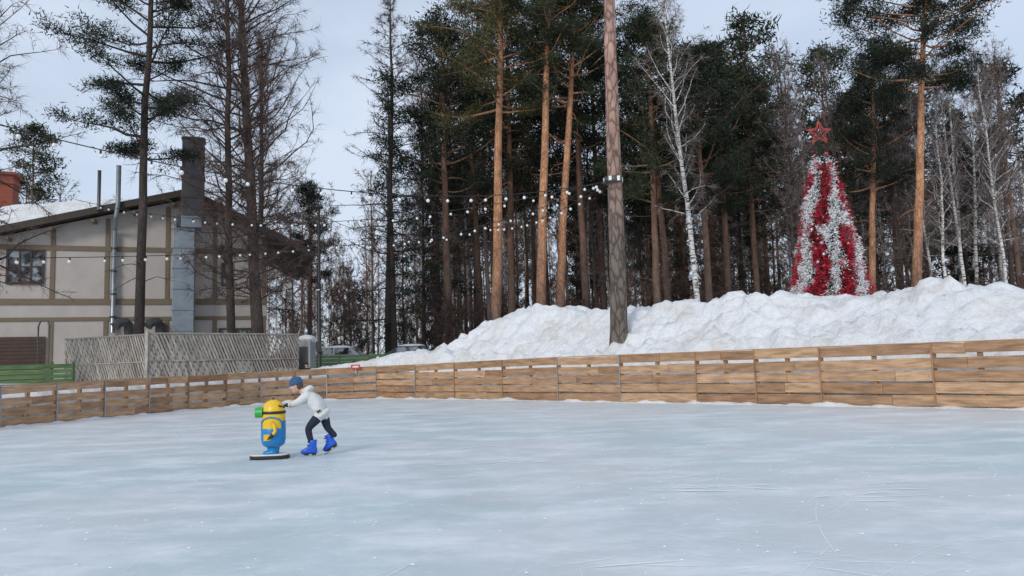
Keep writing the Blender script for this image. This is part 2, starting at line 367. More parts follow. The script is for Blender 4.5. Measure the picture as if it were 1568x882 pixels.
# ------------------------------------------------------------------ trees
def path(p0,d,L,n,rng,wob=.1,bend=0.):
    p=np.array(p0,float); d=np.array(d,float); d/=np.linalg.norm(d); out=[p.copy()]
    for i in range(n-1):
        d=d+rng.normal(0,wob,3)+np.array([0,0,bend/(n-1)]); d/=np.linalg.norm(d); p=p+d*L/(n-1); out.append(p.copy())
    return np.array(out)
def trunk(mb,h,r0,lean,rng,k=9,wob=.12,r1=.12,n=16):
    t=np.linspace(0,1,n); x=lean[0]*t+np.cumsum(rng.normal(0,wob/4,n))*np.minimum(1,t*4); y=lean[1]*t+np.cumsum(rng.normal(0,wob/4,n))*np.minimum(1,t*4)
    x[0]=0;y[0]=0; z=t*(h+.6)-.6
    r=r0*((1-t)*(1-r1)+r1)**.75; r[0]*=1.3
    P_=np.stack([x,y,z],1); mb.tube(P_,r,k,0)
    def at(s):
        return np.array([np.interp(s,t,x),np.interp(s,t,y),np.interp(s,t,z)]),float(np.interp(s,t,r))
    return at
def norm(a): return a/(np.linalg.norm(a,axis=-1,keepdims=True)+1e-9)
def tufts(mb,C,Mn,rad,ln,w,rng,mat,flat=.55,up=.35):
    C=np.asarray(C); n=len(C)
    if n==0: return
    Cc=np.repeat(C,Mn,0); off=rng.normal(size=(n*Mn,3))*rad*np.array([1,1,flat])
    D=norm(rng.normal(size=(n*Mn,3))+norm(off)*.8+np.array([0,0,up]))*(ln*(.6+.8*rng.random((n*Mn,1))))
    ti=np.clip(np.repeat(rng.random(n)*.55,Mn)+rng.random(n*Mn)*.35+off[:,2]/rad*.15,0,1)
    mb.blades(Cc+off,D,w*(.7+.6*rng.random(n*Mn)),rng,mat,ti)
def pine(name,h,r0,c0,crad,seed,bark='bark_or',leaf='needle',nb=46,Mn=30,lean=(0,0),sub=8,dead=10,k=9,tuft=.27,bl=(.26,.06),flat=.55):
    rng=np.random.default_rng(seed); mb=MB(); at=trunk(mb,h,r0,lean,rng,k)
    C=[]
    for i in range(nb):
        s=(i+rng.random())/nb; t=c0+(1-c0)*s*.985; p,r=at(t)
        L=crad*(.35+.75*math.sin(math.pi*min(1,.22+.74*s)))*rng.uniform(.45,1.2)
        if s>.9: L*=.6
        az=i*2.4+rng.normal(0,.5); el=-.12+.75*s+rng.normal(0,.15)
        pa=path(p,(math.cos(az)*math.cos(el),math.sin(az)*math.cos(el),math.sin(el)),L,6,rng,.13,.35)
        mb.tube(pa,np.linspace(min(r*.5,.018*L+.018),.010,6),4,0)
        for j in range(sub):
            u=rng.uniform(.35,1)*5; a=int(min(u,4)); q=pa[a]+(pa[a+1]-pa[a])*(u-a); d=pa[a+1]-pa[a]
            sd=norm(norm(d)+rng.normal(0,.6,3)+np.array([0,0,.15])); l=rng.uniform(.25,.75)*(.5+L*.22)
            e=q+sd*l; mb.blades(q[None],(sd*l)[None],[.03],rng,0,.3)
            C.append(e); C.append(q+sd*l*.55)
        C.append(pa[-1])
    tufts(mb,C,Mn,tuft,bl[0],bl[1],rng,1,flat)
    for i in range(dead):
        t=c0*rng.uniform(.45,1.05); p,r=at(min(t,.97)); az=rng.random()*6.28
        pa=path(p,(math.cos(az),math.sin(az),rng.uniform(-.25,.25)),rng.uniform(.5,2.4),5,rng,.2,-.1); mb.tube(pa,np.linspace(.024,.007,5),3,0)
        for j in range(6):
            q=pa[rng.integers(1,5)]; mb.blades(q[None],(rng.normal(0,.4,3))[None],[.022],rng,0,.3)
    return mb.mesh(name,[bark,leaf])
def spruce(name,h,r0,crad,seed,c0=.12,nb=110,Mn=12,leaf='needle_d',k=7,gap=.25,bl=(.26,.07)):
    rng=np.random.default_rng(seed); mb=MB(); at=trunk(mb,h,r0,(rng.normal(0,.3),0),rng,k,.06,.06)
    C=[]
    for i in range(nb):
        s=(i+rng.random())/nb; t=c0+(1-c0)*s*.99; p,r=at(t)
        if rng.random()<gap*(1-s): continue
        L=crad*((1-s)**.75*.9+.1)*rng.uniform(.5,1.25); az=i*2.4+rng.normal(0,.6); el=-.3+.75*s+rng.normal(0,.1)
        pa=path(p,(math.cos(az)*math.cos(el),math.sin(az)*math.cos(el),math.sin(el)),L,6,rng,.06,.35)
        mb.tube(pa,np.linspace(.012*L+.012,.008,6),3,0)
        m=int(3+L*3.6); u=np.sort(rng.uniform(.2,1,m))*5
        for q in u:
            a=int(min(q,4)); b=pa[a]+(pa[a+1]-pa[a])*(q-a); side=np.cross(pa[a+1]-pa[a],[0,0,1]); side=side/(np.linalg.norm(side)+1e-9)
            l=rng.uniform(-.5,.5)*min(1,L*.3); C.append(b+side*l+np.array([0,0,-abs(l)*.3-rng.random()*.15]))
    tufts(mb,C,Mn,.17,bl[0],bl[1],rng,1,.9,-.5)
    return mb.mesh(name,['bark_dark',leaf])
def bare(name,h,r0,seed,c0=.2,crad=4.,n1=60,n2=9,n3=7,el=(.15,.9),bark='bark_dark',twig='twig',lean=(0,0),k=8,tw=.022,droop=-.3,prof='cone',bend=.35,r1=.08,wob=.14,bw=.1,lr=1.):
    rng=np.random.default_rng(seed); mb=MB(); at=trunk(mb,h,r0,lean,rng,k,wob,r1)
    BP=[];BD=[];BW=[]
    for i in range(n1):
        s=(i+rng.random())/n1; t=c0+(1-c0)*s*.99; p,r=at(t)
        pr=((1-s)**.7*.85+.15) if prof=='cone' else (.3+.8*math.sin(math.pi*(.15+.75*s)))
        L=crad*pr*rng.uniform(.45,1.15); az=i*2.4+rng.normal(0,.6); e=el[0]+(el[1]-el[0])*s+rng.normal(0,.16)
        pa=path(p,(math.cos(az)*math.cos(e),math.sin(az)*math.cos(e),math.sin(e)),L,8,rng,bw,bend)
        mb.tube(pa,np.linspace(min(r*.55,.014*L+.012)*lr,.006,8),4 if k>5 else 3,0)
        for j in range(n2):
            u=rng.uniform(.1,1)*7; a=int(min(u,6)); q=pa[a]+(pa[a+1]-pa[a])*(u-a); d=norm(pa[a+1]-pa[a])
            sd=norm(d+rng.normal(0,.55,3)+np.array([0,0,.1])); l=rng.uniform(.25,1)*(.35+.25*L)*(1.15-u/9)
            p2=path(q,sd,l,4,rng,.14,droop*.5)
            for w in range(3): BP.append(p2[w]);BD.append((p2[w+1]-p2[w])*1.1);BW.append(tw*1.5*(1-.25*w))
            for w in range(n3):
                u2=rng.uniform(0,3); a2=int(min(u2,2)); q2=p2[a2]+(p2[a2+1]-p2[a2])*(u2-a2)
                BP.append(q2); dd=norm(sd+rng.normal(0,.7,3)+np.array([0,0,droop])); BD.append(dd*rng.uniform(.2,.65)); BW.append(tw*rng.uniform(.6,1.1))
    mb.blades(np.array(BP),np.array(BD),np.array(BW),rng,1,rng.random(len(BP)))
    return mb.mesh(name,[bark,twig])
def place(name,mesh,x,y,rot=0.,sc=1.,z=None,parent=None):
    o=bpy.data.objects.new(name,mesh); COL.objects.link(o); o.location=(x,y,gz(x,y) if z is None else z); o.rotation_euler=(0,0,rot); o.scale=(sc,sc,sc)
    if parent: o.parent=parent
    return o
# --- near individual trees
place('pine_tree',pine('big_pine',25,.33,.66,3.0,11,'bark_big','needle_k',nb=34,dead=3,k=20,lean=(.25,0),Mn=26),3.77,27.0,0,1,1.55)
place('pine_tree',pine('left_pine',25,.24,.42,3.7,3,'bark_dark','needle_k',nb=48,Mn=36,sub=11,dead=10,lean=(.4,0),tuft=.25,bl=(.22,.045),flat=.35),-17.0,34)
place('pine_tree',pine('op1',27,.36,.58,4.3,21,'bark_or','needle_y',nb=54,Mn=28,lean=(1.3,0),sub=9),-1.2,45)
place('pine_tree',pine('op2',28,.34,.68,3.4,22,'bark_or','needle',nb=44,Mn=28,lean=(1.7,0)),1.55,45)
place('pine_tree',pine('op3',26,.32,.62,3.9,23,'bark_or','needle',nb=48,Mn=28,lean=(2.3,0)),2.6,46.5)
place('pine_tree',pine('op4',24.5,.30,.62,4.6,24,'bark_or','needle_k',nb=60,Mn=34,lean=(2.8,0),sub=10),22.2,42)
place('pine_tree',pine('op5',20,.28,.55,3.4,25,'bark_or','needle_k',nb=46,Mn=28,lean=(1.4,0)),23.8,50)
pm=[pine('mp%d'%i,h,.30,c,cr,30+i,'bark_mid',lf,nb=50,Mn=20,sub=8,lean=(l,0),tuft=.30,bl=(.30,.075),dead=26) for i,(h,c,cr,lf,l) in enumerate([(24,.46,4.0,'needle',.4),(22,.50,3.6,'needle_k',-.4),(25,.56,4.2,'needle_k',.8)])]
for i,(x,y,k,r,s) in enumerate([(-4.4,52,1,.5,1.1),(5.2,52,2,2,1.08),(9.3,48,0,1,.94),(10.8,51,2,3,.95),(12.6,48,1,4,.93),(14.6,51,0,5,.90),(17.4,53,1,.3,.92),
    (-2.5,58,0,4,1.05),(27.5,60,1,2,.9),(-.2,56,2,1,1.15),(7.,57,1,5,1.1),(20.5,60,2,1.2,.88),(-14.6,54,1,1.,.6)]):
    place('pine_tree',pm[k],x,y,r,s)
spm=[spruce('sp0',22,.24,3.9,51,c0=.22,nb=95,gap=.4),spruce('sp1',20,.22,3.4,52,gap=.5,nb=90)]
for x,y,k,r,s in [(-7.9,50,1,0,1.02),(-5.6,57,0,1,1.0),(11.5,57,0,2,.95),(17.9,58,0,4,.88)]:
    place('spruce_tree',spm[k],x,y,r,s)
la=bare('la0',25,.23,61,c0=.20,crad=4.5,n1=125,n2=14,n3=11,tw=.020,el=(.10,1.15),lean=(-.3,0),prof='r',bend=.5,bw=.20,lr=.62)
lb=bare('la1',26,.32,62,c0=.18,crad=5.2,n1=150,n2=15,n3=11,tw=.020,el=(.05,1.15),lean=(-1.0,0),prof='r',bend=.5,bw=.20,lr=.62)
lc=bare('la2',27,.27,63,c0=.30,crad=4.8,n1=100,n2=11,n3=8,tw=.026,el=(-.1,.7),lean=(.2,0),bend=.1,bw=.13,lr=.8)
place('larch_tree',la,-13.1,35,.0); place('larch_tree',lb,-11.8,35.2,0.); place('larch_tree',lc,-8.7,52,0)
place('larch_tree',bare('la3',22,.26,64,c0=.2,crad=5.4,n1=130,n2=13,n3=9,tw=.020,el=(-.1,.8),bend=.1,bw=.15,lr=.75),-21.0,27.5,1.)
place('larch_tree',la,-7.3,61,2.,1.0); place('larch_tree',lb,-16.8,50,2.,.85)
bm=[bare('bi0',22,.17,71,c0=.35,crad=3.4,n1=46,n2=10,n3=11,el=(.7,1.2),bark='birch',twig='twig_b',droop=-.7,prof='r',tw=.024,lean=(-1.3,0),bw=.14,lr=.8),
    bare('bi1',21,.14,72,c0=.35,crad=3.0,n1=46,n2=10,n3=11,el=(.75,1.25),bark='birch',twig='twig_b',droop=-.7,prof='r',tw=.026,lean=(.6,0),wob=.3,bw=.14,lr=.8),
    bare('bi2',23,.22,73,c0=.3,crad=4.4,n1=56,n2=11,n3=10,el=(.5,1.1),bark='bark_dark',twig='twig_b',droop=-.2,prof='r',tw=.028,lean=(.4,.3),wob=.3,bw=.14,lr=.8)]
for x,y,k,r,s in [(10.6,42,0,0,1.05),(28.0,48,1,0,.88),(31.6,52,0,.5,.9),(33.0,50,1,2,.95),(31.,57,2,1,.88),(21.2,55,2,0,.95),(25.3,57,2,2,.95),(36.,54,2,4,.9),(29,52,1,3,.86),(34.5,56,0,3,.95),(19.,50,2,2.6,.85),(-3.4,60,1,2,.9),
    (26.6,51,2,1.2,.85),(30,62,0,4,1.),(16,56,2,.4,.9),(38,58,1,4,1.),(23.4,61,1,4,1.),(-5.2,62,0,1,.8),(-8.,66,1,1,.8),(6.3,56,2,1,.8)]:
    place('birch_tree' if k<2 else 'bare_tree',bm[k],x,y,r,s)
# --- distant forest, one instanced group
far=empty('distant_forest')
fm={'p':[pine('fp%d'%i,h,.24,c,3.0,80+i,'bark_mid',l,nb=30,Mn=10,sub=6,dead=8,k=6,tuft=.36,bl=(.45,.13)) for i,(h,c,l) in enumerate([(24,.55,'needle'),(22,.6,'needle_k'),(25,.66,'needle')])],
    's':[spruce('fs0',20,.2,3.2,90,nb=60,Mn=8,k=5,bl=(.42,.14))],
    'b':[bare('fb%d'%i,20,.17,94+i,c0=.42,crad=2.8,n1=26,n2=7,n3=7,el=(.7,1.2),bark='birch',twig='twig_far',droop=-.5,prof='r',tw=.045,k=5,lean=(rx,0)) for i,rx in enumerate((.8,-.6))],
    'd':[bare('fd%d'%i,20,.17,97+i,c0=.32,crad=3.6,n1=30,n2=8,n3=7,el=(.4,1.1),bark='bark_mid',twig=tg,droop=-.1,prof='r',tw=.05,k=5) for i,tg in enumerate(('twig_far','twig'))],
    'u':[bare('fu0',5.5,.05,99,c0=.05,crad=2.8,n1=24,n2=8,n3=8,el=(.5,1.2),bark='bark_dark',twig='twig',droop=.1,prof='r',tw=.05,k=5)]}
rng=np.random.default_rng(17); cnt=0
while cnt<620:
    y=58+80*rng.random()**1.2; x=(rng.random()*2-1)*.86*y
    ang=x/y
    if x<-12 and y<64: continue
    kind=rng.choice(['p','b','d','u','s'],p=[.20,.32,.30,.15,.03] if ang>-.12 else [.04,.34,.42,.19,.01])
    ms=fm[kind]; me=ms[rng.integers(len(ms))]
    sc=rng.uniform(.82,1.12)*(1. if ang>-.1 else .82)
    if kind=='u': sc=rng.uniform(.9,1.6)
    place('forest_tree',me,x,y,rng.random()*6.28,sc,None,far); cnt+=1
for i in range(70):
    y=rng.uniform(50,60); x=rng.uniform(-14,40); place('forest_tree',fm['u'][0],x,y,rng.random()*6.28,rng.uniform(.5,1.0),None,far)

# ------------------------------------------------------------------ house
H=empty('plaster_house',(-26.0,37.5,0),math.atan2(4.5,12.2))
def rz(s): return 11.1-.27*(9-s) if s<=9 else 11.1-.50*(s-9)
w=MB(); pr=[(-9,0),(13,0),(13,rz(13)-.1),(9,10.95),(-9,rz(-9)-.1)]
w.extr(pr,0,11,0); w.obj('walls',['plaster'],H)
tr=MB()
for z,hh in ((8.05,.13),(5.25,.16),(4.35,.10)): tr.abox(-9,13.02,-.05,.0-.002,z-hh,z+hh)
for s_ in (-4,-1.2,2.5,5.0,7.9,10.3,12.85):
    tr.abox(s_-.11,s_+.11,-.046,-.002,8.18,rz(s_)-.35); tr.abox(s_-.11,s_+.11,-.046,-.002,5.41,7.92); tr.abox(s_-.11,s_+.11,-.046,-.002,1.,4.25)
for s_ in np.arange(-7,13,1.9):
    tr.box((s_,-.35,rz(s_)-.42),(0,.42,0),(.08,0,0),(0,0,.09))
tr.box((13.7,-.3,8.0),(.75,0,.55),(0,.06,0),(-.05,0,.06)); tr.box((13.7,-.3,8.5),(.8,0,-.02),(0,.06,0),(0,0,.06))
tr.obj('timber_trim',['trim'],H,bevel=.01)
rf=MB()
for (a,za,b,zb) in ((-10.5,rz(-10.5),9,11.15),(9,11.15,15.6,rz(15.6))):
    L_=np.array([b-a,0,zb-za])/2; u=norm(L_); nn=np.array([-u[2],0,u[0]])
    rf.box(((a+b)/2,5.1,(za+zb)/2+.02),L_,(0,6.0,0),nn*.11)
    rf.box(((a+b)/2,-.93,(za+zb)/2+.0),L_,(0,.03,0),nn*.17)
rf.obj('roof',['roof'],H)
sn=MB(); gs=np.linspace(-10.4,6.4,80); gt=np.linspace(-.93,11,26); vv=[]
for a in gs:
    for i,b_ in enumerate(gt):
        e=min(1,(6.4-a)/5.5); e2=min(1,(b_+.95)/1.2)
        hh=.0 if (i==0 or a==gs[-1]) else (.30+1.0*(e2**.6))*e**.6+.10*noise.fractal(Vector((a,b_,0))*.7,1,2,3)
        vv.append((a,b_,rz(a)+.16+hh))
nt_=len(gt); sn.add(vv,[(i*nt_+j,i*nt_+j+1,(i+1)*nt_+j+1,(i+1)*nt_+j) for i in range(len(gs)-1) for j in range(nt_-1)],0,0,True)
o=sn.obj('roof_snow',['snow'],H); o.data.flip_normals()
wi=MB()
def window(x0,x1,z0,z1,mx=1,mz=1):
    wi.abox(x0,x1,-.03,-.012,z0,z1,1)
    t=.09
    wi.abox(x0-t,x0,-.09,-.008,z0-t,z1+t); wi.abox(x1,x1+t,-.09,-.008,z0-t,z1+t)
    wi.abox(x0,x1,-.088,-.008,z1,z1+t); wi.abox(x0,x1,-.12,-.008,z0-t,z0)
    for i in range(mx): c=x0+(x1-x0)*(i+1)/(mx+1); wi.abox(c-.04,c+.04,-.075,-.032,z0,z1)
    for i in range(mz): c=z0+(z1-z0)*(i+1)/(mz+1); wi.abox(x0,x1,-.07,-.031,c-.03,c+.03)
window(.55,2.05,6.25,7.85,2,1); window(10.7,11.15,6.2,7.3,0,1); window(-3.2,-1.8,6.25,7.85); window(10.6,12.4,2.2,3.7,1,1)
wi.obj('windows',['brown','glass'],H)
cl=MB()
for i in range(14): z=.9+i*.185; cl.abox(-9,2.3,-.10-.004*(i%2),-.052,z,z+.165,0,random.random())
cl.obj('veranda_cladding',['brown'],H)
du=MB()
du.abox(8.65,9.75,-1.6,-.6,9.7,14.0,1)
for z in (10.7,11.8,12.9,13.9): du.abox(8.60,9.80,-1.65,-.55,z-.04,z+.04,1)
du.box((9.15,-1.1,9.5),(.5,0,0),(0,.45,0),(0,0,.42),0)
du.abox(8.25,9.30,-1.35,-.35,3.0,9.15,0)
for z in np.arange(3.6,9.1,1.1): du.abox(8.21,9.34,-1.39,-.31,z-.03,z+.03,0)
du.abox(8.4,9.6,-1.5,-.4,9.1,9.75,1)
du.tube([(5.35,-.25,3.6),(5.35,-.25,9.0),(5.5,-1.05,9.6),(5.6,-1.1,10.3),(5.6,-1.1,12.3)],.12,10,0,0,True)
du.tube([(4.7,-1.05,9.9),(4.7,-1.05,12.0)],.09,8,1,0,True)
for z in (4.4,5.6,6.8,8.):du.tube([(5.35,-.25,z),(5.35,-.25,z+.08)],.16,10,1,0,True)
for s0 in (6.1,7.6):
    du.tube([(s0,-.2,2.4),(s0,-.2,3.7),(s0,-.25,4.0),(s0-.12,-.5,4.15),(s0-.4,-.7,4.1),(s0-.55,-.8,3.9)],.24,12,1,0,True)
du.obj('ducts_and_flues',['metal','metald'],H,bevel=.02)
ch=MB(); ch.abox(-2.0,-.1,3.0,4.2,9,12.5); ch.abox(-2.1,.0,2.9,4.3,12.0,12.2); ch.abox(-2.15,.05,2.85,4.35,12.5,12.65)
ch.obj('brick_chimney',['brick'],H,bevel=.02)
pr_=MB(); pr_.tube([(-21.4,33.8,.6),(-21.4,33.8,3.7),(-21.3,33.8,3.95),(-21.0,33.8,3.95),(-20.9,33.8,3.7),(-20.9,33.8,.6)],.04,8,0); pr_.obj('pipe_railing',['metald'])

# slatted fence
sl=MB()
def slats(a,b,ztop,zb):
    a=np.array(a,float);b=np.array(b,float);L=np.linalg.norm(b-a);d=(b-a)/L;nr=np.array([d[1],-d[0]])
    hh=ztop-zb; le=hh*.42; u=-le; cnt=0
    while u<L:
        cnt+=1
        t0=0.;t1=1.
        x0,x1=u,u+le
        if x0<0: t0=-x0/le
        if x1>L: t1=(L-x0)/le
        if t1-t0>.05:
            for flip,offn,wd in ((0,.0,.040),(1,-.045,.04)):
                lx=x0+le*t0; rx=x0+le*t1
                if flip: A=np.array([*(a+d*lx+nr*offn),zb+hh*(t0)]);B=np.array([*(a+d*rx+nr*offn),zb+hh*(t1)])
                else: A=np.array([*(a+d*lx+nr*offn),ztop-hh*t0]);B=np.array([*(a+d*rx+nr*offn),ztop-hh*t1])
                if flip and cnt%2: continue
                ax=(B-A)/2; dn=norm(ax); up=np.cross(dn,[*nr,0]); sl.box((A+B)/2,ax,[*(nr*.011),0],up*wd,0,(.2+random.random()*.8) if not flip else random.random()*.2)
        u+=.145+random.uniform(-.010,.010)
    for z in (ztop-.02,(ztop+zb)/2,zb+.1):
        c=(a+b)/2+nr*.03; sl.box((*c,z),(*(d*L/2),0),(*(nr*.015),0),(0,0,.03),0,.5)
    k=int(L/2.2)+1
    for i in range(k+1):
        c=a+d*L*i/k-nr*.085; sl.box((*c,(ztop+zb)/2),(0,0,hh/2+.03),(*(d*.04),0),(*(nr*.03),0),0,.7)
slats((-19.7,33.0),(-15.1,31.0),3.05,.75); slats((-15.1,31.0),(-10.3,36.0),3.1,.75)
sl.box((-15.08,30.9,1.9),(0,0,1.25),(.055,0,0),(0,.04,0),0,1.)
sl.obj('slatted_fence',['slat'])
gf=MB()
def green(a,b,z0,z1,nb):
    a=np.array(a,float);b=np.array(b,float);L=np.linalg.norm(b-a);d=(b-a)/L;nr=np.array([d[1],-d[0]])
    for i in range(nb):
        z=z0+(z1-z0)*(i+.5)/nb; gf.box((*((a+b)/2),z),(*(d*L/2),0),(*(nr*.012),0),(0,0,(z1-z0)/nb*.42),0,random.random())
    for i in range(int(L/2)+2): c=a+d*min(L,2*i)-nr*.06; gf.box((*c,(z0+z1)/2),(0,0,(z1-z0)/2+.08),(*(d*.05),0),(*(nr*.04),0),0,.1)
green((-25,29.5),(-18.6,31.8),.7,1.95,6); green((-11.2,39.5),(-4.9,40.5),1.0,2.1,6)
gf.obj('green_board_fence',['greenwood'])
ub=MB(); ub.abox(-10.55,-9.9,36.6,37.6,.6,2.85,0); ub.abox(-10.45,-10.0,36.58,36.598,1.2,2.5,1); ub.obj('utility_cabinet',[P('cabinet_grey',(.36,.37,.37)),'metald'],bevel=.02)
us=MB(); us.sphere((-10.2,37.1,2.87),(.44,.60,.22),16,8,0); us.obj('snow_cap',['snow'])

# ------------------------------------------------------------------ lamp, pole, string lights
lp=MB(); zb=gz(-9.3,36)
lp.tube([(0,0,-.2),(0,0,.8),(0,0,.85),(0,0,9-zb)],[.14,.14,.10,.07],12,0)
lp.tube([(0,0,8.6-zb),(.1,-.2,9-zb),(.15,-.6,9.1-zb)],.035,8,0); lp.lathe([(.03,.12),(.10,.1),(.26,0),(.24,-.05),(.0,-.05)],(.15,-.7,9.08-zb),16,0)
lp.lathe([(.0,.16),(.1,.13),(.14,-.02),(.1,-.10),(0,-.12)],(0,-.16,5.3-zb),12,0); lp.lathe([(.09,-.10),(.07,-.16),(0,-.18)],(0,-.16,5.3-zb),12,1); lp.tube([(0,0,5.4-zb),(0,-.18,5.5-zb)],.02,6,0)
lp.abox(-.12,.12,-.18,-.08,2.2-zb,2.7-zb,0)
lp.obj('street_lamp',['black','bulb'],loc=(-9.3,36,zb))
wp=MB(); zb=gz(-1.1,36); wp.tube([(.1,0,-.3),(-.05,0,4),(-.15,0,8.1-zb)],[.13,.11,.09],10,0,0,True); wp.obj('wooden_pole',['bark_dark'],loc=(-1.1,36,zb))
sp_=MB(); sp_.tube([(0,0,-.2),(0,0,8)],[.07,.05],8,0,0,True); sp_.obj('light_pole',['black'],loc=(-13.8,11.8,0)); 
sp2=sp_.obj('light_pole',['black'],loc=(-18,17.8,0)); sp2.scale=(1,1,.58)
def garland(a,b,sag,step,name='string_lights',drop=.0):
    a=np.array(a,float);b=np.array(b,float); L=np.linalg.norm(b-a); t=np.linspace(0,1,60)
    p=a+(b-a)*t[:,None]; p[:,2]-=4*sag*t*(1-t); g_=MB(); g_.tube(p,.013,5,0)
    n=int(L/step)
    for i in range(1,n):
        u=i/n+random.uniform(-.25,.25)/n; q=a+(b-a)*u; q[2]-=4*sag*u*(1-u)
        g_.tube([q,q-np.array([0,0,.09])],.022,6,0); g_.sphere(q-np.array([random.uniform(-.03,.03),0,.14]),.048+random.random()*.012,8,6,1)
    g_.obj(name,['cable','bulb'])
PT=(3.75,26.65,7.85)
garland((-13.8,11.8,7.4),PT,1.55,.8); garland(PT,(-21.2,36.0,10.0),1.35,.8); garland((-18.0,17.8,4.5),(-9.3,36,7.3),.25,.85); garland((-9.3,36,7.4),PT,.75,.7)
garland((-1.25,36,8.0),PT,.5,.7); garland((-1.25,36,8.0),(-9.3,36,8.9),.9,.9)
co=MB(); co.lathe([(.30,-.1),(.345,-.1),(.345,.12),(.30,.12)],(0,0,0),20,0)
for a in range(6): co.abox(.30*math.cos(a*1.05)-.05,.30*math.cos(a*1.05)+.05,.34*math.sin(a*1.05)-.09,.34*math.sin(a*1.05)+.05,-.07,.1,1)
co.obj('lamp_bracket',['metald','bulb'],loc=(3.77+.05,27.0,7.9))

# ------------------------------------------------------------------ christmas tree
XT=empty('christmas_tree',(11.58,27.2,2.55)); rng=np.random.default_rng(9)
HT=6.7; RB=1.30
cm=MB(); cm.tube([(0,0,-.5),(0,0,HT)],[.12,.03],8,0)
cm.lathe([(RB*.72,.15),(RB*.60,1.2),(RB*.47,2.5),(RB*.32,4.),(RB*.15,5.4),(.02,HT)],(0,0,0),24,1)
C=[]
for i in range(700):
    u=1-math.sqrt(rng.random()); z=.1+u*HT; r=RB*(1-u)*rng.uniform(.75,.97)+.04; a=rng.random()*6.28; C.append((r*math.cos(a),r*math.sin(a),z))
tufts(cm,C,14,.1,.16,.03,rng,1,.8,-.2)
cm.obj('boughs',['bark_dark','needle_d'],XT)
ti=MB(); NB=1700
for i in range(NB):
    u=1-math.sqrt(1-(i+.5)/NB*.985)
    z=.05+u*HT
    a=i*2.399963+rng.normal(0,.1); r=(RB*(1-u)**.88+.10)*rng.uniform(.84,1.10)
    if rng.random()<.07: continue
    nb_=6 if u<.5 else 4
    q=math.sin(nb_*a+1.2*math.sin(z*2.0+math.sin(a*2)*1.2))+rng.normal(0,.12)+.35*math.sin(z*6+a*3)
    white= q>.10 or u>.84
    c=np.array([r*math.cos(a),r*math.sin(a),z]); out=np.array([math.cos(a),math.sin(a),-.35])
    n_=30; off=rng.normal(size=(n_,3))*np.array([.045,.045,.09])+out*rng.uniform(-.08,.08,(n_,1))
    D=norm(rng.normal(size=(n_,3))+out*.7)*rng.uniform(.07,.13,(n_,1))
    ti.blades(c+off,D,np.full(n_,.028),rng,1 if white else 0,rng.random(n_))
def tins(name,a,b):
    m=leafmat(name,a,b,.35); m.node_tree.nodes['Principled BSDF'].inputs['Specular IOR Level'].default_value=.5; return m
ti.obj('tinsel',[tins('tinsel_red',(.26,.004,.018),(.62,.012,.045)),tins('tinsel_white',(.72,.72,.74),(.95,.95,.95))],XT)
ba=MB()
for i in range(90):
    u=rng.random()**1.5*.9; a=rng.random()*6.28; r=RB*(1-u)*1.03+.1; ba.sphere((r*math.cos(a),r*math.sin(a),.1+u*HT),rng.uniform(.05,.085),10,7,int(rng.integers(0,3)) if u<.12 else int(rng.integers(2,4)))
ba.obj('baubles',[P('bauble_blue',(.05,.2,.5),.2),P('bauble_gold',(.6,.35,.08),.25,metal=.8),P('bauble_silver',(.7,.7,.72),.2,metal=.8),P('bauble_red',(.5,.01,.03),.2)],XT)
st=MB(); RO,RI=.46,.18; zc=HT+.26
pts=[((RO if k%2==0 else RI)*math.sin(k*math.pi/5),(RO if k%2==0 else RI)*math.cos(k*math.pi/5)) for k in range(10)]
for k in range(10):
    a=pts[k];b=pts[(k+1)%10]
    for dy in (-.09,.09): st.tube([(a[0],0 if k%2==0 else dy,zc+a[1]),(b[0],0 if (k+1)%2==0 else dy,zc+b[1])],.012,6,0)
    if k%2==0: st.tube([(0,-.10,zc),(a[0],0,zc+a[1])],.007,5,0)
st.tube([(0,0,HT-.2),(0,0,zc-RI)],.02,6,0)
Cs=np.array([(pts[k][0]*(1-w_)+pts[(k+1)%10][0]*w_,0,zc+pts[k][1]*(1-w_)+pts[(k+1)%10][1]*w_) for k in range(10) for w_ in (0.,.25,.5,.75)])
Cc=np.repeat(Cs,6,0); st.blades(Cc+rng.normal(0,.015,Cc.shape),rng.normal(0,.045,Cc.shape),np.full(len(Cc),.008),rng,0,.5)
st.obj('star',[P('star_red',(.55,.07,.07),.3)],XT)

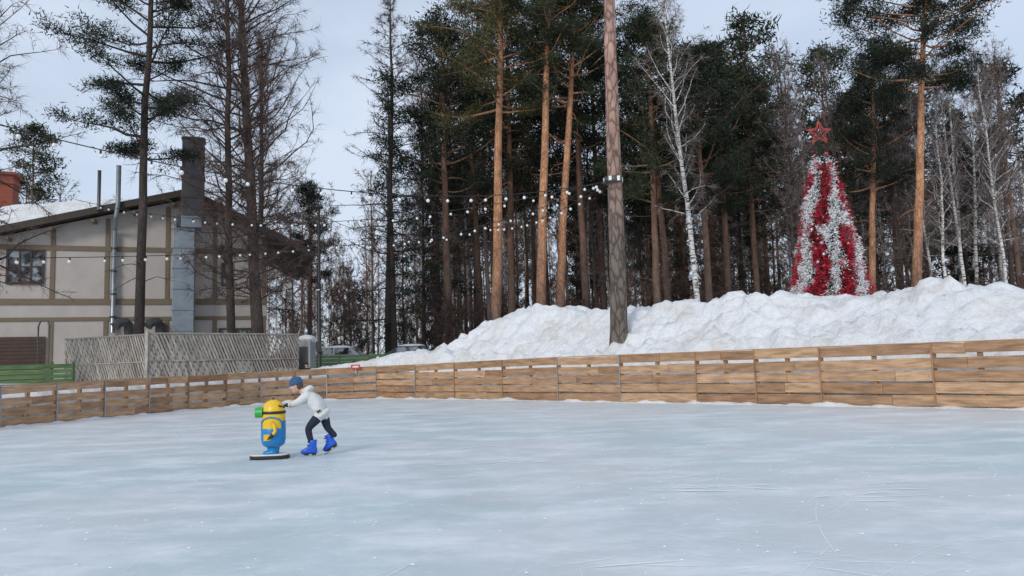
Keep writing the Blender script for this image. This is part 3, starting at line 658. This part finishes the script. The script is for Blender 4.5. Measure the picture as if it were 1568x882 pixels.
# ------------------------------------------------------------------ cars
def car(x,y,rot,col,name='parked_car'):
    e=empty(name,(x,y,gz(x,y)),rot)
    b=MB(); low=[(-2.2,.35),(-2.25,.6),(-2.15,.85),(-1.2,1.0),(1.55,1.02),(2.15,.95),(2.25,.6),(2.2,.35),(1.75,.3),(1.55,.6),(1.25,.62),(1.0,.3),(-1.0,.3),(-1.2,.62),(-1.55,.6),(-1.75,.3)]
    b.extr(low,-.88,.88,0)
    v=[(-1.25,-.82,1.),(1.7,-.82,1.01),(1.15,-.62,1.48),(-.45,-.62,1.48),(-1.25,.82,1.),(1.7,.82,1.01),(1.15,.62,1.48),(-.45,.62,1.48)]
    b.add(v,[(0,1,2,3),(5,4,7,6),(3,2,6,7),(1,5,6,2),(4,0,3,7)],0); b.obj('body',[P(name+'_paint',col,.3)],e,bevel=.05)
    w=MB()
    for s_ in(-1,1):
        for (a0,a1,t0,t1) in ((-.9,.1,-.38,.1),(.2,1.3,.2,1.0)):
            w.add([(a0,s_*.818,1.05),(a1,s_*.818,1.05),(t1,s_*.645,1.44),(t0,s_*.645,1.44)],[(0,1,2,3)])
    w.add([(-1.18,-.7,1.05),(-1.18,.7,1.05),(-.56,.56,1.45),(-.56,-.56,1.45)],[(0,1,2,3)]); w.add([(1.66,-.7,1.07),(1.66,.7,1.07),(1.24,.56,1.45),(1.24,-.56,1.45)],[(0,1,2,3)])
    w.obj('windows',['glass'],e)
    wh=MB()
    for sx in(-1.38,1.38):
        for sy in(-.8,.8): wh.tube([(sx,sy-.1,.32),(sx,sy+.1,.32)],.32,18,0,0,True); wh.tube([(sx,sy-.11,.32),(sx,sy+.11,.32)],.19,12,1,0,True)
    wh.obj('wheels',['black','post'],e)
    l=MB()
    for sy in(-.65,.65): l.sphere((-2.2,sy,.75),(.08,.16,.08),8,6,0); l.sphere((2.22,sy,.78),(.05,.16,.09),8,6,1)
    l.obj('lights',['bulb',P('tail_red',(.4,.01,.01),.2)],e)
    s_=MB(); s_.sphere((.35,0,1.48),(.85,.6,.14),16,8,0); s_.sphere((-1.7,0,1.0),(.5,.7,.08),14,6,0); s_.obj('snow_load',['snow'],e)
car(-6.6,46,.1,(.03,.035,.04)); car(-10.9,45.5,.05,(.35,.36,.38)); car(-14.9,50,.2,(.3,.02,.02))

# ------------------------------------------------------------------ people
def skin(name,J,B,matf,mats,parent,sub=2):
    names=list(J); me=bpy.data.meshes.new(name); me.from_pydata([J[k][0] for k in names],[(names.index(a),names.index(b)) for a,b in B],[])
    o=bpy.data.objects.new(name,me); COL.objects.link(o)
    md=o.modifiers.new('Skin','SKIN'); md.use_smooth_shade=True
    for i,k in enumerate(names):
        r=J[k][1]; sv=me.skin_vertices[0].data[i]; sv.radius=(r,r) if not hasattr(r,'__len__') else r; sv.use_root=(i==0)
    sd=o.modifiers.new('Sub','SUBSURF'); sd.levels=sub; sd.render_levels=sub
    dg=bpy.context.evaluated_depsgraph_get(); ev=o.evaluated_get(dg); nm=bpy.data.meshes.new_from_object(ev); bpy.data.objects.remove(o)
    nm.name=name; nm.materials.clear()
    for q in mats: nm.materials.append(q)
    for p in nm.polygons:
        c=p.center; best=1e9;bi=None
        for a,b in B:
            A=Vector(J[a][0]);Bv=Vector(J[b][0]);d=Bv-A;t=max(0,min(1,(c-A).dot(d)/max(d.length_squared,1e-9)));q=(A+d*t-c).length
            if q<best: best=q;bi=(a,b,t)
        p.material_index=matf(bi,c); p.use_smooth=True
    o=bpy.data.objects.new(name,nm); COL.objects.link(o); o.parent=parent; return o
SKIN=P('skin',(.62,.40,.31),.55); LIP=P('lips',(.45,.16,.14),.5); EYEW=P('eye_white',(.8,.8,.8),.3); EYED=P('iris',(.05,.035,.03),.2)
def head(parent,loc,yaw,pitch,sc,hatm,hairm):
    e=empty('head',loc,0,parent); e.rotation_euler=Euler((0,pitch,yaw),'XYZ')  # faces local -X
    e.scale=(sc,sc,sc)
    h=MB(); h.sphere((0,0,0),(.098,.078,.118),20,14,0); h.sphere((-.035,0,-.06),(.055,.058,.055),14,10,0)
    h.sphere((-.10,0,-.012),(.017,.012,.022),10,8,0); h.sphere((-.088,0,-.022),(.02,.017,.012),10,8,0)
    for s_ in(-1,1):
        h.sphere((-.082,s_*.032,.012),(.014,.016,.011),10,8,2); h.sphere((-.093,s_*.032,.012),(.005,.008,.008),8,6,3)
        h.sphere((-.086,s_*.032,.030),(.008,.020,.004),8,6,4)
        h.sphere((.0,s_*.080,-.008),(.018,.009,.028),10,8,0); h.sphere((-.055,s_*.045,-.03),(.03,.025,.025),10,8,0)
    h.sphere((-.090,0,-.055),(.008,.024,.006),10,6,1)
    h.sphere((.028,0,.01),(.082,.083,.112),16,10,4)
    h.obj('face',[SKIN,LIP,EYEW,EYED,hairm],e)
    b=MB(); b.lathe([(.100,.015),(.110,.018),(.112,.055),(.104,.06),(.106,.075),(.095,.11),(.066,.135),(.025,.148),(0,.15)],(.006,0,.005),24,0,sx=1.0,sy=.86)
    b.obj('knit_hat',[hatm],e); return e
def hand(mb,w,d,sc=1.,curl=1.,side=1,nrm=(0,0,-1)):
    """palm + four fingers + thumb as tapered tubes rooted in the palm"""
    w=np.array(w,float); d=norm(np.array(d,float)); n_=norm(np.array(nrm,float)); s_=norm(np.cross(d,n_))
    mb.tube([w-d*.01*sc,w+d*.02*sc,w+d*.05*sc,w+d*.068*sc],[.018*sc,.026*sc,.029*sc,.022*sc],10,0,0,True)
    for k,l in enumerate((.050,.056,.052,.040)):
        b=w+d*.055*sc+s_*(k-1.5)*.0165*sc
        p1=b+d*l*.45*sc; p2=p1+norm(d+n_*.8*curl)*l*.35*sc; p3=p2+norm(d*.4+n_*1.2*curl)*l*.3*sc
        mb.tube([b-d*.015*sc,b,p1,p2,p3],np.array([.0085,.0085,.008,.0075,.005])*sc,7,0,0,True)
    b=w+d*.018*sc-s_*.022*sc*side; p1=b+norm(d-s_*side*.9)*.028*sc; p2=p1+norm(d+n_*.6-s_*side*.2)*.022*sc
    mb.tube([b+s_*side*.008*sc,b,p1,p2],np.array([.010,.011,.009,.006])*sc,7,0,0,True)
def skate(parent,loc,pitch,yaw,bm_,name):
    e=empty(name,loc,0,parent); e.rotation_euler=Euler((0,pitch,yaw),'XYZ')
    b=MB()
    secs=[(-.045,.125,.040,.055),(-.045,.130,.043,.075),(-.040,.122,.041,.10),(-.015,.090,.040,.13),(.012,.060,.040,.165),(.018,.056,.042,.21),(.018,.062,.047,.255)]
    k=18; vv=[]
    for cx,hl,hw,z in secs:
        for j in range(k):
            a=2*math.pi*j/k; c_=math.cos(a); s2=math.sin(a); vv.append((cx+hl*math.copysign(abs(c_)**.8,c_),hw*math.copysign(abs(s2)**.8,s2),z))
    ff=[(i*k+j,i*k+(j+1)%k,(i+1)*k+(j+1)%k,(i+1)*k+j) for i in range(len(secs)-1) for j in range(k)]+[tuple(reversed(range(k))),tuple((len(secs)-1)*k+j for j in range(k))]
    b.add(vv,ff,0,0,True)
    for z in (.12,.165,.215): b.tube([(-.06 if z<.15 else -.045,-.047,z),(-.085+z*.1,0,z+.012),(-.06 if z<.15 else -.045,.047,z)],.008,6,1)
    b.abox(-.15,.075,-.022,.022,.038,.056,1); b.abox(-.12,-.05,-.012,.012,.02,.038,1); b.abox(.0,.06,-.012,.012,.02,.038,1)
    b.add([(-.19,-.002,.018),(-.165,-.002,0),(.09,-.002,0),(.10,-.002,.022),(-.19,.002,.018),(-.165,.002,0),(.09,.002,0),(.10,.002,.022)],[(0,1,2,3),(7,6,5,4),(0,4,5,1),(1,5,6,2),(2,6,7,3),(3,7,4,0)],2)
    b.obj('boot',[bm_,'black','post'],e)
white=simple('white_padded_jacket',(.72,.72,.70),.7,sc=11,var=.14,bmp=.8,scale=(1,1,3.),dist=.016); navy=simple('navy_trousers',(.014,.02,.045),.8,sc=20,var=.3,bmp=.3)
K=empty('child_skater',(-3.23,12.1,0))
J={'pel':((.15,0,.675),(.135,.125)),'sp':((.07,0,.805),(.158,.14)),'ch':((-.035,0,.915),(.160,.138)),'nk':((-.145,0,1.005),(.066,.066)),'hd':((-.215,0,1.065),(.05,.05)),
 'sL':((-.07,-.130,.95),.076),'eL':((-.19,-.180,.85),.062),'wL':((-.335,-.095,.815),.044),'sR':((-.07,.130,.95),.076),'eR':((-.20,.180,.86),.062),'wR':((-.34,.09,.825),.044),
 'hL':((.10,-.075,.61),.090),'kL':((-.065,-.085,.43),.062),'aL':((-.005,-.085,.20),.043),'hR':((.16,.075,.60),.090),'kR':((.20,.10,.42),.060),'aR':((.335,.13,.27),.042)}
B=[('pel','sp'),('sp','ch'),('ch','nk'),('nk','hd'),('ch','sL'),('sL','eL'),('eL','wL'),('ch','sR'),('sR','eR'),('eR','wR'),('pel','hL'),('hL','kL'),('kL','aL'),('pel','hR'),('hR','kR'),('kR','aR')]
def mf(bi,c):
    a,b,t=bi
    if b in('kL','aL','kR','aR'): return 1 if not(b in('kL','kR') and t<.12) else 0
    if b in ('hL','hR'): return 0 if c.z>.57 else 1
    if b=='hd': return 2
    return 0
skin('body',J,B,mf,[white,navy,SKIN],K)
jk=MB(); # jacket hem band, hood, cuffs
rot=Euler((0,R(-38),0)).to_matrix()
jk.sphere((.15,0,.635),(.150,.155,.060),20,8,0,0,rot)
jk.sphere((-.07,0,1.045),(.085,.105,.055),18,10,0,0,Euler((0,R(-35),0)).to_matrix()); jk.sphere((-.12,0,1.03),(.075,.095,.04),18,8,0,0,Euler((0,R(-50),0)).to_matrix())
for y_ in(-1,1): jk.tube([(-.315,y_*.105,.818),(-.345,y_*.09,.815)],.046,12,0,0,True)
jk.box((.13,-.156,.70),(.028,0,.018),(0,.003,0),(-.008,0,.014),1)
jk.obj('jacket_hood_and_cuffs',[white,'black'],K)
head(K,(-.265,-.005,1.105),R(8),R(-14),.98,simple('blue_knit',(.05,.13,.27),.9,sc=40,var=.4,bmp=.6),P('hair_brown',(.10,.06,.035),.8))
hd=MB(); hand(hd,(-.35,-.088,.815),(-.9,.25,.05),.95,1.,-1); hand(hd,(-.355,.085,.825),(-.9,-.25,.05),.95,1.,1); hd.obj('hands',[P('dark_gloves',(.05,.05,.06),.8)],K)
blue=P('skate_blue',(.005,.10,.62),.35)
skate(K,(0.0,-.085,0),0,R(6),blue,'skate'); skate(K,(.30,.14,.080),R(-30),R(-8),blue,'skate')

# skating aid figure
A=empty('skating_aid_figure',(-3.79,11.87,0),R(4)); A.scale=(.92,.92,.94)
yel=P('yellow_plastic',(.82,.52,.02),.35,.06); blu=P('blue_plastic',(.01,.22,.55),.38,.08); grn=P('green_plastic',(.03,.40,.06),.35); whp=P('white_plastic',(.75,.75,.74),.4)
b=MB(); b.lathe([(.0,.20),(.15,.21),(.185,.27),(.197,.36),(.195,.5),(.195,.72),(.187,.80),(.160,.88),(.11,.935),(.05,.962),(0,.968)],(0,0,0),32,0); b.obj('body',[yel],A)
b=MB(); b.lathe([(.0,.19),(.13,.195),(.185,.24),(.202,.32),(.203,.49),(.198,.50)],(0,0,0),32,0)
for cx in(-1,1):
    vv=[];kk=9
    for z in(.49,.62):
        for j in range(kk):
            a=(j/(kk-1)-.5)*1.3+(math.pi if cx<0 else 0); vv.append((.2015*math.cos(a),.2015*math.sin(a),z))
    b.add(vv,[(j,j+1,kk+j+1,kk+j) for j in range(kk-1)],0,0,True)
for s_ in(-1,1):
    for cx in(-1,1): b.tube([(cx*.165,s_*.12,.60),(cx*.13,s_*.155,.65),(cx*.05,s_*.195,.68),(0,s_*.203,.685)],.014,6,0)
b.tube([(-.0,-.06,.2),(-.0,-.06,.09)],[.09,.075],14,0,0,True); b.tube([(0,.07,.2),(0,.07,.09)],[.09,.075],14,0,0,True)
for s_ in(-1,1): b.sphere((-.04,s_*.075,.10),(.12,.065,.05),14,8,0)
b.obj('overalls',[blu],A)
b=MB(); b.lathe([(.196,.735),(.203,.738),(.203,.778),(.193,.781)],(0,0,0),32,0); b.obj('goggle_strap',['black'],A)
b=MB()
for s_ in(-.075,.075):
    b.tube([(-.15,s_,.762),(-.275,s_,.762)],[.085,.082],20,0,0,False); b.tube([(-.262,s_,.762),(-.266,s_,.762)],.07,18,1,0,True); b.tube([(-.267,s_,.762),(-.271,s_,.762)],.025,12,2,0,True)
b.obj('goggles',[grn,whp,'black'],A)
b=MB()
for s_ in(-1,1):
    b.tube([(0.02,s_*.19,.60),(.07,s_*.225,.54),(.085,s_*.235,.46),(.04,s_*.24,.40)],[.030,.029,.028,.027],10,0,0,True)
    b.tube([(.05,s_*.24,.415),(.015,s_*.237,.375)],[.032,.030],10,1,0,True)
b.obj('arms',[yel,'black'],A)
b=MB()
for s_ in(-1,1): hand(b,(.02,s_*.238,.385),(-.65,-s_*.1,-.6),.8,.8,s_,(-1,0,0))
b.box((-.05,-.2035,.36),(.06,0,0),(0,.003,0),(0,0,.05),1)
b.obj('gloved_hands',['black',yel],A)
b=MB()
for s_ in(-1,1): b.tube([(-.02,s_*.02+(0),.86),(.10,s_*.11,.87),(.22,s_*.13,.84)],.014,8,0,0,True)
for k in range(5): b.tube([(0,(k-2)*.02,.96),(.0,(k-2)*.035,1.0)],.003,4,0)
b.obj('push_handle',['black'],A)
b=MB()
def plank(z0,z1,L_,W_,mat,dx=0):
    k=10; o=[]
    for sx,a0 in((1,-90),(-1,90)):
        for j in range(k+1): a=R(a0+180*j/k); o.append((sx*(L_-W_)+W_*math.cos(a)+dx,W_*math.sin(a)))
    n_=len(o); b.add([(x,y,z0) for x,y in o]+[(x,y,z1) for x,y in o],[tuple(reversed(range(n_))),tuple(range(n_,2*n_))]+[(i,(i+1)%n_,(i+1)%n_+n_,i+n_) for i in range(n_)],mat)
plank(.015,.058,.33,.17,0,-.06); plank(.059,.082,.318,.158,1,-.06)
b.abox(-.37,.25,-.125,-.105,.0,.016,0); b.abox(-.37,.25,.105,.125,.0,.016,0)
b.obj('sled_base',['black',whp],A,bevel=.006)

def bystander(x,y,h,coat,hat,yaw,z=None):
    e=empty('bystander',(x,y,gz(x,y) if z is None else z),yaw); s_=h/1.7
    J={k:(tuple(q*s_ for q in c),r*s_) for k,(c,r) in {'pel':((0,0,.95),.15),'sp':((0,0,1.12),.15),'ch':((0,0,1.32),.16),'nk':((-.01,0,1.46),.055),'hd':((-.02,0,1.54),.05),
     'sL':((0,-.18,1.38),.075),'eL':((.02,-.25,1.1),.06),'wL':((-.05,-.24,.86),.04),'sR':((0,.18,1.38),.075),'eR':((.02,.25,1.1),.06),'wR':((-.05,.24,.86),.04),
     'hL':((0,-.09,.88),.1),'kL':((-.01,-.1,.48),.07),'aL':((.02,-.1,.09),.05),'fL':((-.15,-.11,.04),.04),'hR':((0,.09,.88),.1),'kR':((-.01,.1,.48),.07),'aR':((.02,.1,.09),.05),'fR':((-.15,.11,.04),.04)}.items()}
    BB=B+[('aL','fL'),('aR','fR')]
    skin('body',J,BB,lambda bi,c:(2 if bi[1]=='hd' else 1 if bi[1] in('kL','kR','aL','aR','fL','fR') else 0),[coat,navy,SKIN],e,1)
    head(e,(-.03*s_,0,1.60*s_),0,0,1.*s_+.0,hat,P('hair_dark',(.03,.02,.015),.8))
    q=MB()
    for k in(-1,1): hand(q,(-.05*s_,k*.24*s_,.86*s_),(-.1,0,-1),s_*1.2,.5,k,(-1,0,0))
    q.obj('hands',[SKIN],e)
dk=P('dark_coat',(.02,.02,.025),.8)
bystander(-9.9,36.0,1.45,dk,P('black_hat',(.015,.015,.015),.9),R(70)); bystander(-6.35,35.2,1.3,P('grey_coat',(.25,.22,.2),.8),P('white_hat',(.7,.7,.7),.9),R(60),.55)
sg=MB(); sg.box((0,0,0),(.20,0,0),(0,.012,0),(0,0,.09),0); sg.box((0,-.0135,0),(.13,0,0),(0,.001,0),(0,0,.035),1); sg.abox(-.02,.02,.0125,.03,-.3,.05,2)
o=sg.obj('warning_sign',[P('sign_red',(.6,.03,.04),.4),whp,'post'],loc=(-7.0,33.25,1.44))

# ------------------------------------------------------------------ world, light, camera
W=bpy.data.worlds.new('World'); SC.world=W; W.use_nodes=True; nt=W.node_tree; bg=nt.nodes['Background']
EL,AZ=R(30),R(205)
sky=nt.nodes.new('ShaderNodeTexSky'); sky.sky_type='NISHITA'; sky.sun_disc=False; sky.sun_elevation=EL; sky.sun_rotation=AZ; sky.air_density=1.; sky.dust_density=1.5
tc=nt.nodes.new('ShaderNodeTexCoord'); mp=nt.nodes.new('ShaderNodeMapping'); mp.inputs['Scale'].default_value=(1,1,2.2); nt.links.new(tc.outputs['Generated'],mp.inputs[0])
nz=nt.nodes.new('ShaderNodeTexNoise'); nz.inputs['Scale'].default_value=2.0; nz.inputs['Detail'].default_value=6; nz.inputs['Roughness'].default_value=.5; nt.links.new(mp.outputs[0],nz.inputs[0])
r=ramp(nt,[(.36,.62),(.60,1.)]); nt.links.new(nz.outputs['Fac'],r.inputs[0])
o=mixc(nt,r.outputs[0],sky.outputs[0],(4.95,5.65,6.75)); nt.links.new(o,bg.inputs[0]); bg.inputs[1].default_value=.138
sl_=bpy.data.lights.new('sun','SUN'); sl_.energy=1.4; sl_.angle=R(14); sl_.color=(1,.96,.90); so=bpy.data.objects.new('sun',sl_); COL.objects.link(so)
az=AZ; dx,dy=math.sin(az),math.cos(az)
so.rotation_euler=Vector((dx*math.cos(EL),dy*math.cos(EL),math.sin(EL))).to_track_quat('Z','Y').to_euler()
cam=bpy.data.cameras.new('camera'); cam.lens=26.4; cam.sensor_width=36; cam.clip_end=4000; cam.clip_start=.05
co_=bpy.data.objects.new('camera',cam); COL.objects.link(co_)
co_.matrix_world=Matrix.Translation((0,0,1.35))@Matrix.Rotation(R(95.76),4,'X')@Matrix.Rotation(R(-1.8),4,'Z')
SC.camera=co_
SC.view_settings.view_transform='Standard'; SC.view_settings.look='None'; SC.view_settings.exposure=0
